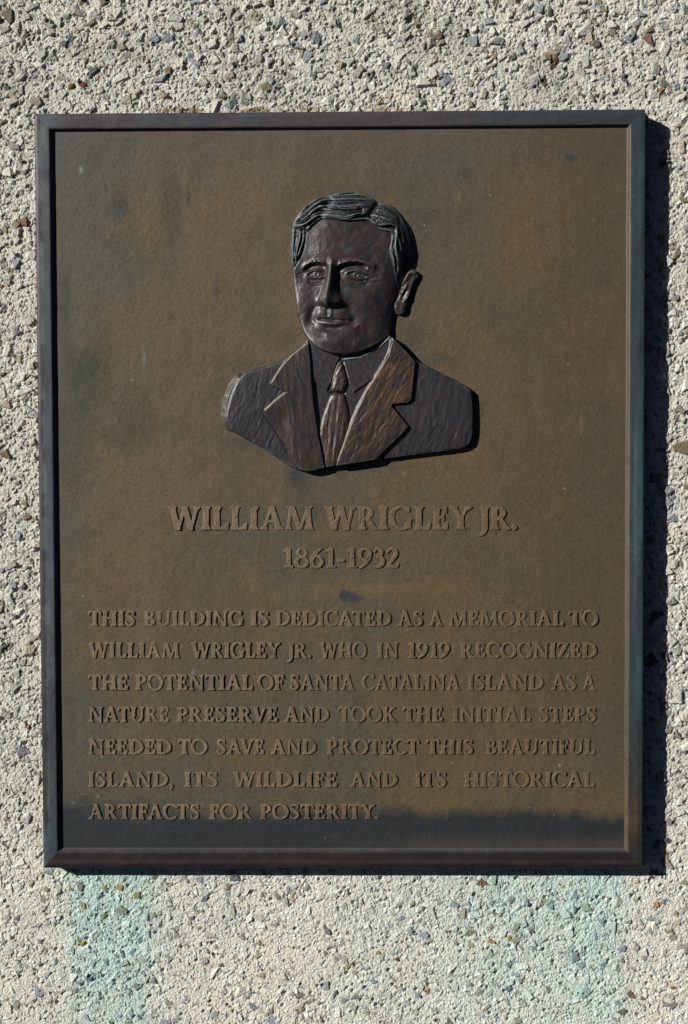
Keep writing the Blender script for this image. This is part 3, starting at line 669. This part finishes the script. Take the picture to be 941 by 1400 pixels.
    wlap = (fbm((X + (Y - 540) * .55 + 11 * n_f(18, 603)) / 4.4, (Y - X * .4) / 13, 631, 3) - .5)
    wlapL = (fbm((X - (Y - 540) * .2 + 9 * n_f(18, 604)) / 4.4, Y / 16, 641, 3) - .5)
    jack = 6.0 + 1.6 * dome(d_sil, 5) + 3.0 * dome(d_sil, 60)
    jack = jack + 3.4 * np.where(X < 470, wl * .26, wr * .3) * (.5 + fbm(X / 30, Y / 40, 681, 2))
    shirt = 6.6 + 2.0 * dome(d_sil, 40) + n_f(5, 650) * .6
    open_ = z3([(326, 30), (336, 100), (344, 200), (356, 325), (376, 420), (386, 500), (415, 500), (452, 370), (482, 290), (520, 210), (560, 150), (596, 90), (608, 20)])
    d_open = sdf(open_)
    H = jack + (shirt - jack) * smooth(-.5, .8, d_open)
    step = lambda d, s=1.4: smooth(-.4, s, d)
    lR = 3.6 * step(d_lapR, 1.8) + .6 * dome(d_lapR, 14) * (d_lapR > 0)
    H = H + np.where(d_lapR > -.5, (8.4 + 2.6 * dome(d_sil, 60) + wlap * 1.25 * smooth(0, 4, d_lapR) - H) * step(d_lapR, .8) + lR, 0)
    lLw = .35 + .65 * smooth(575, 545, Y + (X - 400) * -.2)
    lL = 3.8 * step(d_lapL, 1.6) * (1 - .5 * smooth(552, 580, Y) * smooth(402, 385, X))
    H = H + np.where(d_lapL > -.5, (7.8 + 2.4 * dome(d_sil, 60) + wlapL * .9 * smooth(0, 4, d_lapL) - H) * step(d_lapL, .8) + lL, 0)
    H += np.where(d_lapR < .2, 2.2 * step(d_colR) * smooth(.2, -1, d_lapR), 0)
    H += np.where(d_lapL < .2, 2.0 * step(d_colL) * smooth(.2, -1, d_lapL), 0)
    tm = smooth(.6, -.6, d_lapR) * smooth(.6, -.6, d_lapL)
    H += tm * (1.0 * step(d_tieB, 1.2) + 2.6 * dome(d_tieB, 9) + (d_tieB > 0) * (fbm((X + (Y - 600) * .1) / 4, Y / 30, 660, 2) - .5) * 1.6)
    H += np.where(d_tieB < 0, 1, .3) * tm * (1.2 * step(d_tieK, 1.2) + 3.0 * dome(d_tieK, 8) + (d_tieK > 0) * (fbm((X + (Y - 500) * .6) / 3, Y / 14, 661, 2) - .5) * 2.0)
    H += -1.6 * np.exp(-.5 * ((Y - 537.3) / 1.2) ** 2) * smooth(0, 3, sdf(z3([(400, 200), (450, 200), (450, 230), (400, 230)])) + 2)
    ridge(z3([(608, 28), (600, 80), (560, 150), (520, 210), (480, 292), (450, 372), (422, 455)]), 1.1, 1.0, .03)
    ridge(z3([(443, 102), (500, 96), (560, 66), (600, 30)]), 1.6, 1.0, .1)
    ridge(z3([(430, 112), (408, 165), (400, 195)]), 1.0, .9, .1)
    ridge(z3([(446, 112), (462, 165), (470, 195)]), .9, .9, .1)
    # left lapel's lower fold line
    ridge(z3([(172, 285), (205, 325), (235, 375), (262, 425)]), -1.0, 1.3, .1)
    torso = H.copy()
    # ---- neck
    # ---- head
    fx = (X - 470) / 60
    Rh = 46 - 12 * smooth(490, 560, X) + 22 * smooth(450, 405, X)
    H = 1.5 + (3.0 + 3.4 * smooth(450, 410, X)) * dome(d_head, 3) + 9.5 * (1 - .6 * smooth(455, 404, X)) * np.sin(np.pi / 2 * np.clip(d_head / Rh, 0, 1)) + 3.0 * np.sin(np.pi / 2 * np.clip(d_head / 85, 0, 1))
    H += 12.5 * smooth(440, 480, Y)
    bump(452, 438, 26, 20, 3.0)                                     # muzzle
    bump(452, 330, 36, 24, 1.6)                                     # forehead
    bump(432, 351, 20, 8, 1.3); bump(487, 349, 22, 8, 1.6)
    bump(433, 374, 13, 7.5, -5.8); bump(487, 377, 15, 8, -6.2)      # eye sockets
    bump(463, 374, 5, 8, -2.6); bump(444.5, 372, 4, 6, -1.2)
    # brow ledges, hollow beneath them
    ridge([(412, 371), (418, 363), (428, 358.5), (440, 359), (451, 364)], 2.2, 2.3, .2)
    ridge([(459, 367.5), (466, 362), (478, 358.5), (492, 358.5), (505, 362), (517, 369)], 2.9, 2.3, .12)
    ridge([(415, 373.5), (420, 367), (429, 363), (440, 363.5), (448, 367)], -3.2, 1.9, .2)
    ridge([(461, 371.5), (467, 366.5), (478, 363), (492, 363.5), (504, 367.5)], -4.2, 2.0, .14)
    H += .9 * (fbm((X + Y * .8) / 2.2, (Y - X * .4) / 5, 690, 2) - .5) * (np.exp(-(((X - 431) / 17) ** 2 + ((Y - 360) / 4) ** 2)) + np.exp(-(((X - 487) / 26) ** 2 + ((Y - 360) / 4) ** 2))) * 1.6
    # eyeballs set behind the lids
    for (op, (ex, ey), (rx, ry)) in (([(418.5, 376.8), (425, 372.4), (432, 370.4), (440, 372), (446.5, 376.5), (441, 378.8), (433, 379.6), (425, 378.9)], (433.6, 374.8), (9.5, 5.5)),
                                     ([(473.5, 375.8), (480, 372.6), (488, 372.4), (496, 375.4), (503, 380.4), (495, 381.4), (487, 381.3), (479, 379.2)], (487.2, 377.2), (10.5, 6))):
        de = sdf(chaikin(op, 2))
        bump(ex, ey, rx, ry, 4.6)
        H += 1.0 * np.exp(-.5 * ((de + 1.2) / 1.1) ** 2) * (1.0 + .5 * smooth(2, -3, Y - ey)) - .8 * smooth(-.3, .7, de)
        H -= 1.1 * np.exp(-.5 * ((de + 3.9) / 1.0) ** 2) * (1 + .0 * de) * smooth(14, 9, np.abs(X - ex))
        d = np.hypot(X - ex, (Y - ey) * 1.05); H += (.6 * np.exp(-.5 * ((d - 2.9) / .7) ** 2) - .7 * np.exp(-.5 * (d / 1.5) ** 2) + .8 * np.exp(-.5 * (np.hypot(X - ex + .4, Y - ey + .4) / .7) ** 2)) * smooth(-.2, .5, de)
    ridge([(419, 384), (429, 389), (439, 387.5), (447, 381)], -1.7, 1.7, .25)
    ridge([(476, 387), (485, 391), (495, 391.5), (507, 387)], -1.3, 1.6, .25)
    bump(497, 368.5, 9, 3.4, 1.6, .25)
    ridge([(506, 381), (513, 379), (521, 377)], -.9, 1.0, .35); ridge([(506, 384), (514, 382.8), (525, 384)], .9, 1.2, .35); ridge([(508, 387), (516, 386.5), (523, 388)], -.7, 1.0, .35)
    ridge([(405, 376), (411, 374.5), (417, 374)], -.7, .9, .35); ridge([(405, 380), (411, 378.8), (417, 378.5)], -.6, .9, .35)
    # nose: a crest with a short left plane and a long steep right one
    yk = np.array([352, 360, 366, 376, 388, 400, 407, 412, 416, 420, 423]); hk = np.array([0, 2.6, 5.6, 8.6, 11.0, 13.6, 15.2, 15.0, 12.6, 6.5, 0])
    rk = np.array([454.5, 453.5, 452, 451, 449.6, 447.4, 445.8, 445.6, 447, 449, 450]); lk = np.array([9, 7, 6.5, 6.5, 7.5, 9, 10, 10.5, 10.5, 10, 9]); gk = np.array([9, 9.5, 10.5, 12.5, 15.5, 19, 22.5, 25, 26, 25, 22])
    hh, rr, lw_, rw_ = (np.interp(Y, yk, k) for k in (hk, rk, lk, gk))
    hh, rr, lw_, rw_ = (gauss_blur(k, 2.0) for k in (hh, rr, lw_, rw_))
    u = np.where(X < rr, (rr - X) / lw_, (X - rr) / rw_); u = np.clip(u, 0, 1.2)
    tri = np.clip(1.06 - np.sqrt(u * u + .012) , 0, 1); tri = np.where(tri < .18, tri ** 2 / .36 + 0, tri - .09)
    H += hh * tri * 1.25
    bump(446, 409, 4.4, 4.6, 1.0); bump(438.5, 412.5, 3.4, 3.8, 2.2); bump(464.5, 411.5, 6.5, 5.0, 3.6)
    bump(443, 420.5, 3.5, 1.8, -1.4); bump(459, 421.5, 6, 2, -2.2)
    # cheeks and folds
    bump(414, 406, 9, 15, 2.2, .25); bump(411, 416, 5, 7, 1.3); bump(493, 408, 18, 15, 1.5)
    ridge([(436, 412), (431, 421), (427, 431), (424, 441), (423, 450)], -2.5, 3.4, .35)
    ridge([(428, 408), (420, 420), (415, 432), (412, 442)], 1.0, 4.2, .35)
    ridge([(413, 424), (409, 436), (409, 448)], -1.2, 2.6, .35)
    ridge([(472, 414), (480, 427), (486, 439), (488, 450)], -2.2, 4.2, .35)
    bump(487.5, 446, 2.8, 2.4, 1.5); bump(483, 452, 6, 5, .8)
    # lips
    bump(437, 428.5, 6, 5, 1.7); bump(466, 430, 9, 5.5, 1.0)
    ridge([(448.5, 420), (448.2, 428), (448.5, 435)], -1.3, 1.5, .3)
    ridge([(452.5, 421), (453, 428), (453.5, 434.5)], 1.5, 1.3, .35)
    ridge([(431, 437.6), (438, 437), (449, 438), (462, 439), (480, 440.4)], -3.2, 1.2, .18)
    ridge([(430, 437.6), (436, 440.6), (445, 443), (455, 443.6), (467, 442.8), (481, 440.4)], 3.2, 2.5, .42)
    ridge([(436, 446), (444, 449.8), (454, 451), (464, 449.6), (472, 446.5)], -2.2, 2.9, .35)
    bump(429, 440, 2.5, 3, -1.2); bump(480.5, 441, 3, 3, -1.4); bump(431, 455, 6, 8, 1.0)
    bump(446, 455.5, 5, 2.4, .6); bump(452, 467, 22, 8, 3.0); bump(470, 462, 14, 8, 1.0); bump(436, 464, 10, 7, .6)
    ridge([(424, 472), (440, 478), (458, 481), (482, 477), (505, 465)], 1.0, 4, .25)
    ridge([(500, 440), (503, 455), (496, 468)], -.8, 5, .35); ridge([(514, 420), (516, 440), (512, 455)], .8, 6, .35)
    H += n_f(7, 710, 3) * .8 * smooth(0, 8, d_face) + n_f(2.6, 712, 2) * .12
    faceH = H.copy()
    # ---- hair
    hm = smooth(.8, -.8, d_face)
    H = H + hm * (1.6 + 2.2 * smooth(0, -9, d_face))
    hairmask = (d_face < .8) & (d_head > -2) & (Y < 388)
    hs = np.zeros(X.shape)
    r4 = np.random.default_rng(44)
    def strands(A, B, n, amp, sg, t0=0., t1=1., wob=.8, trim=.25):
        A = np.array(A, float); B = np.array(B, float)
        def res(P, m=26):
            P = chaikin(P, 2, False); L = np.r_[0, np.cumsum(np.hypot(*np.diff(P, axis=0).T))]; q = np.linspace(0, L[-1], m); return np.stack([np.interp(q, L, P[:, 0]), np.interp(q, L, P[:, 1])], 1)
        A, B = res(A), res(B)
        for k in range(n):
            t = t0 + (t1 - t0) * (k + r4.uniform(-.3, .3) + .5) / n
            P = A * (1 - t) + B * t
            ph = r4.uniform(0, 6.28); q = np.linspace(0, 1, len(P)); P = P + wob * np.stack([np.sin(q * 9 + ph), np.cos(q * 7 + ph)], 1)
            i0 = int(r4.uniform(0, trim) * len(P)); i1 = len(P) - int(r4.uniform(0, trim) * len(P))
            if i1 - i0 < 4: continue
            sl, d, tt = line_d(P[i0:i1])
            g_ = r4.random() < .45
            hs[sl] += (-1.25 if g_ else 1.) * amp * r4.uniform(.6, 1.25) * np.exp(-.5 * (d / (sg * (.7 if g_ else 1) * r4.uniform(.8, 1.25))) ** 2) * smooth(0, .1, tt) * smooth(0, .1, 1 - tt)
    # big wave from the parting to the left
    strands(za([(100, 400), (190, 330), (300, 180), (460, 90), (620, 70), (800, 50), (1010, 60), (1150, 150)]), za([(110, 440), (240, 400), (340, 300), (450, 270), (600, 330), (760, 320), (900, 300), (1010, 310)]), 20, 1.25, .9, .05, .95, .6)
    strands(za([(108, 430), (230, 400), (330, 300), (430, 270), (560, 300), (720, 300), (900, 270), (1010, 280)]), za([(115, 465), (230, 480), (330, 400), (400, 345), (600, 375), (720, 415), (860, 355), (990, 350)]), 8, 2.1, 1.0, .02, .98, .4, .08)
    strands(za([(420, 120), (520, 170), (640, 240), (780, 260), (960, 230)]), za([(380, 260), (480, 300), (600, 350), (720, 370), (960, 320)]), 10, 1.4, .9, 0, 1, .5, .15)
    # right of the parting
    strands(zb([(300, 195), (420, 195), (540, 280), (620, 400)]), zb([(195, 390), (300, 430), (390, 455), (520, 470)]), 24, 1.15, .85, .02, .95, .35, .4)
    strands(zb([(230, 400), (320, 470), (430, 450), (560, 470)]), zb([(280, 480), (370, 500), (440, 470), (540, 500)]), 3, 2.2, 1.2, 0, 1, .3, .05)
    # side, above the ear
    strands(zb([(510, 560), (470, 680), (450, 780), (500, 900), (520, 1060)]), zb([(560, 260), (700, 470), (740, 650), (700, 820), (620, 1000)]), 22, 1.5, .95, 0, .95, .8, .3)
    # sideburn at the left
    strands(za([(120, 490), (95, 600), (85, 760), (100, 900)]), za([(240, 500), (235, 620), (190, 760), (130, 900)]), 12, 1.6, .9, .08, .95, .4, .25)
    H = H + (hs + n_f(1.6, 760, 2) * .7) * hm * hairmask
    # parting groove and the dark hollow of the wave
    def groove(P, h, sg, ends=.15):
        sl, d, t = line_d(chaikin(P, 2, False)); H[sl] += h * np.exp(-.5 * (d / sg) ** 2) * smooth(0, ends, t) * smooth(0, ends, 1 - t) * hm[sl]
    groove(zb([(330, 170), (290, 240), (240, 310), (190, 380)]), -4.2, 3.0)
    groove(za([(380, 370), (440, 310), (470, 250), (560, 130)]), -3.0, 4.0)
    groove(zb([(560, 470), (620, 400), (650, 330)]), -1.5, 3.0)
    H += 1.6 * hm * np.exp(-.5 * (d_face / 2.2) ** 2) * (Y < 318)            # rolled hairline edge over the forehead
    H -= 2.6 * hm * smooth(425, 420, X) * smooth(309, 313, Y - (X - 401) * .2) * hairmask
    cap = 1.5 + .74 * np.maximum(d_head, 0) + .35 * hs * hm * hairmask
    cw = smooth(492, 560, X) * smooth(478, 445, Y)
    kk = 4.0; hq = np.clip(.5 + .5 * (cap - H) / kk, 0, 1); sm = cap + (H - cap) * hq - kk * hq * (1 - hq)
    H = H + (np.minimum(sm, H) - H) * cw
    headH = H.copy()
    # ---- ear
    H = np.zeros(X.shape)
    H += 3.0 + 3.0 * dome(d_ear, 6)
    ridge(z8([(515, 450), (550, 370), (590, 300), (640, 265), (690, 275), (708, 310)]), 2.2, 2.6, .12)
    ridge(z8([(690, 320), (650, 400), (620, 510), (590, 620)]), .8, 1.8, .2)
    ridge(z8([(505, 555), (535, 510), (570, 450), (600, 420)]), 2.0, 1.5, .2)
    ridge(z8([(575, 380), (545, 440), (520, 490)]), -1.5, 1.6, .2)
    ridge(z8([(580, 480), (545, 560), (515, 620)]), -1.4, 1.5, .2)
    ridge(z8([(600, 560), (565, 610), (535, 650)]), 1.5, 1.3, .2)
    bump(*z8([(450, 695)])[0], 2.4, 4.5, 2.6); bump(*z8([(515, 715)])[0], 3.2, 4, 1.8, .4)
    earH = H.copy()
    # ---- compose
    base = np.maximum(0, 6.0 * smooth(-1.2, 1.6, np.maximum(d_sil, np.maximum(d_head, d_ear))))
    H = np.full(X.shape, -1.5)
    lab = np.zeros(X.shape, int)
    H = np.where(d_sil > -1.4, torso * smooth(-1.4, 1.4, d_sil) - 1.5 * (1 - smooth(-1.4, 1.4, d_sil)), H)
    he = earH * smooth(-1.2, 1.4, d_ear) - 1.5 * (1 - smooth(-1.2, 1.4, d_ear))
    hh = headH * smooth(-1.4, 1.4, d_head) - 1.5 * (1 - smooth(-1.4, 1.4, d_head))
    chin = (hh > H + .3) & (d_head > -1.4)
    earm = (d_ear > -1.2) & (he > H) & ~((d_head > 3) & (hh > he))
    H = np.where(earm, np.maximum(H, he), H)
    H = np.where(chin, np.maximum(H, hh), H)
    ramp = np.maximum(np.clip((d_st + n_f(6, 871) * 2) / 7.5, 0, 1), np.clip(d_st2 / 6.0, 0, 1)) * 6.0
    sm_ = np.maximum(d_st, d_st2) > 0
    H = np.where(sm_ & (np.maximum(d_sil, d_head) < 1), np.maximum(H, ramp - .3), H)
    # labels: 1 bust, 2 hair, 3 jacket, 4 left lapel, 5 right lapel, 6 shirt, 7 necktie, 8 olive bevel (part of the bust)
    lab[:] = 3
    lab[d_open > 0] = 6
    lab[((d_tieB > -.4) | (d_tieK > -.4)) & (d_open > 0)] = 7
    lab[d_lapL > -.4] = 4; lab[d_lapR > -.4] = 5
    isear = earm & (he >= H - .01)
    ishead = (chin & (hh >= H - .01))
    lab[isear] = 1
    lab[ishead] = 1
    lab[ishead & (d_face < .3) & (Y < 388) & ~((Y > 352) & (X < 402))] = 2
    lab[sm_ & (np.maximum(d_sil, d_head) < .4)] = 8
    lab[(d_head < -.8) & (d_sil < -.8) & (d_ear < -.8) & ~sm_ & (lab != 1) & (lab != 2)] = np.where(Y < 452, 1, 3)[(d_head < -.8) & (d_sil < -.8) & (d_ear < -.8) & ~sm_ & (lab != 1) & (lab != 2)]
    # ---- colour
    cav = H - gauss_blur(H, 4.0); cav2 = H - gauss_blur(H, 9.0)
    out = np.empty(X.shape + (3,))
    n1, n2 = fbm(X / 14, Y / 14, 801, 4), fbm(X / 5, Y / 5, 811, 3)
    fc = mixc(np.broadcast_to(col(42, 39, 39), out.shape), np.broadcast_to(col(48, 40, 37), out.shape), smooth(.4, .65, n1))
    fc = mixc(fc, col(66, 48, 40), (blob(X, Y, 412, 415, 10, 9) * .5 + blob(X, Y, 436, 322, 12, 10) * .35))
    fc = mixc(fc, col(52, 60, 60), blob(X, Y, 478, 398, 14, 9) * .5)
    fc = mixc(fc, col(64, 61, 62), smooth(.45, .7, fbm((X + Y * .3) / 5, (Y - X * .2) / 12, 861, 4)) * .55)
    fc = mixc(fc, col(60, 42, 36), smooth(.5, .72, fbm(X / 9, Y / 11, 871, 3)) * .5)
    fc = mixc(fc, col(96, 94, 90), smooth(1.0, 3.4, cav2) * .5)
    fc = mixc(fc, col(120, 96, 30), np.exp(-(((X - 494) / 1.4) ** 2 + ((Y - 359.5) / 1.0) ** 2)))
    fc = mixc(fc, col(110, 126, 128), np.exp(-(((X - 489) / 2.2) ** 2 + ((Y - 445) / 1.8) ** 2)) * .6)  # small highlight painted beside the mouth
    fc = mixc(fc, col(92, 118, 112), np.exp(-(((Y - 438.6) / .8) ** 2)) * smooth(441, 446, X) * (1 - smooth(466, 480, X)) * .6 * smooth(.3, .6, n2))
    hc = mixc(np.broadcast_to(col(38, 42, 42), out.shape), np.broadcast_to(col(86, 95, 92), out.shape), smooth(-.2, 1.2, cav))  # worn ridges paler, highlights and teal sky tint painted in
    hc = mixc(hc, hc * .55, smooth(545, 568, X))  # shaded right side of the hair, painted darker
    jc = mixc(np.broadcast_to(col(47, 43, 45), out.shape), np.broadcast_to(col(45, 45, 48), out.shape), smooth(.4, .65, n1))
    jc = mixc(jc, col(66, 52, 42), smooth(.5, .7, fbm(X / 20, Y / 24, 821, 3)) * smooth(345, 395, X) * (1 - smooth(560, 600, X)) * .5)
    lLc = mixc(np.broadcast_to(col(46, 41, 41), out.shape), np.broadcast_to(col(56, 46, 39), out.shape), smooth(.4, .65, fbm(X / 8, Y / 26, 831, 3)))
    lRc = mixc(np.broadcast_to(col(50, 43, 40), out.shape), np.broadcast_to(col(88, 63, 37), out.shape), np.clip(smooth(.45, .7, fbm((X + Y * .5) / 5, Y / 18, 841, 3)) * (.25 + .75 * blob(X, Y, 527, 545, 30, 50)), 0, 1))
    shc = np.broadcast_to(col(50, 46, 47), out.shape); tc_ = mixc(np.broadcast_to(col(56, 48, 45), out.shape), np.broadcast_to(col(70, 55, 46), out.shape), smooth(.4, .65, n2))
    shc = mixc(shc, col(52, 62, 70), smooth(.5, .7, n1) * smooth(530, 560, Y) * .7)
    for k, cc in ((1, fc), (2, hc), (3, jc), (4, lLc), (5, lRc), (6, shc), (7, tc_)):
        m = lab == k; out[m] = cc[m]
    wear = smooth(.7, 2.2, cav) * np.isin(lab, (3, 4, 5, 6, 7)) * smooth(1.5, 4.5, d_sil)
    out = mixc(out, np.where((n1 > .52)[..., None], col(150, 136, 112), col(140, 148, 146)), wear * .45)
    out = out * (0.8 + .4 * n2)[..., None]
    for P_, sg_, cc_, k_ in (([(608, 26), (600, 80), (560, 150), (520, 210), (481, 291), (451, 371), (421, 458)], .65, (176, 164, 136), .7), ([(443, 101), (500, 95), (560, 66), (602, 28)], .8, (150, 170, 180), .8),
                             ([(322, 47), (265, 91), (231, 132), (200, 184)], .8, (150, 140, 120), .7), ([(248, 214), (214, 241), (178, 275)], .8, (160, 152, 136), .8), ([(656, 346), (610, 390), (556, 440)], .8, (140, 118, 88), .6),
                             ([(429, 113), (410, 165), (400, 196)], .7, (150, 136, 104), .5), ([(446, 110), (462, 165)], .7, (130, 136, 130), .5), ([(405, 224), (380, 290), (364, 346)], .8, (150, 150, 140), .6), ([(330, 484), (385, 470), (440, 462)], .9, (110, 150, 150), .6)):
        sl, d, t = line_d(chaikin(z3(P_), 2, False))  # worn cloth edges, with their sun highlights painted in
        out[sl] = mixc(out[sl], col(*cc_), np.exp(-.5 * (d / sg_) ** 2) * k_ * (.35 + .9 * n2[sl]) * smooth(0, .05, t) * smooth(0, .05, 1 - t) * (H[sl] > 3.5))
    ver = smooth(4.5, .5, np.abs(np.where(np.maximum(d_sil, d_head) > 0, d_sil, 0))) * (d_sil > 0) * (d_head < 0) * smooth(.45, .62, fbm(X / 10, Y / 10, 851, 3))
    out = mixc(out, col(72, 96, 96), ver * .6)
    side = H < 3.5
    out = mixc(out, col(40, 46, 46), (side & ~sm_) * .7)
    ol = mixc(np.broadcast_to(col(72, 70, 55), out.shape), np.broadcast_to(col(52, 53, 43), out.shape), n2)
    out[lab == 8] = ol[lab == 8]; lab[lab == 8] = np.where(Y < 452, 1, 3)[lab == 8]
    # ---- meshes, sharing their borders
    q = lambda a_: np.stack([a_[:-1, :-1], a_[1:, :-1], a_[1:, 1:], a_[:-1, 1:]])
    vis = q(H).max(0) > -1.2
    cl = lab[:-1, :-1]
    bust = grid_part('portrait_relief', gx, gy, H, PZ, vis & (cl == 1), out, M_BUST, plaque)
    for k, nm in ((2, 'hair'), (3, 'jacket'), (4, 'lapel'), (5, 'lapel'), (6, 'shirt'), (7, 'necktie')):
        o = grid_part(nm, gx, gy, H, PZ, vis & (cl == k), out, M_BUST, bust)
        if k == 5: o['label'] = 'lapel with rusty orange-brown patina'
build_portrait()
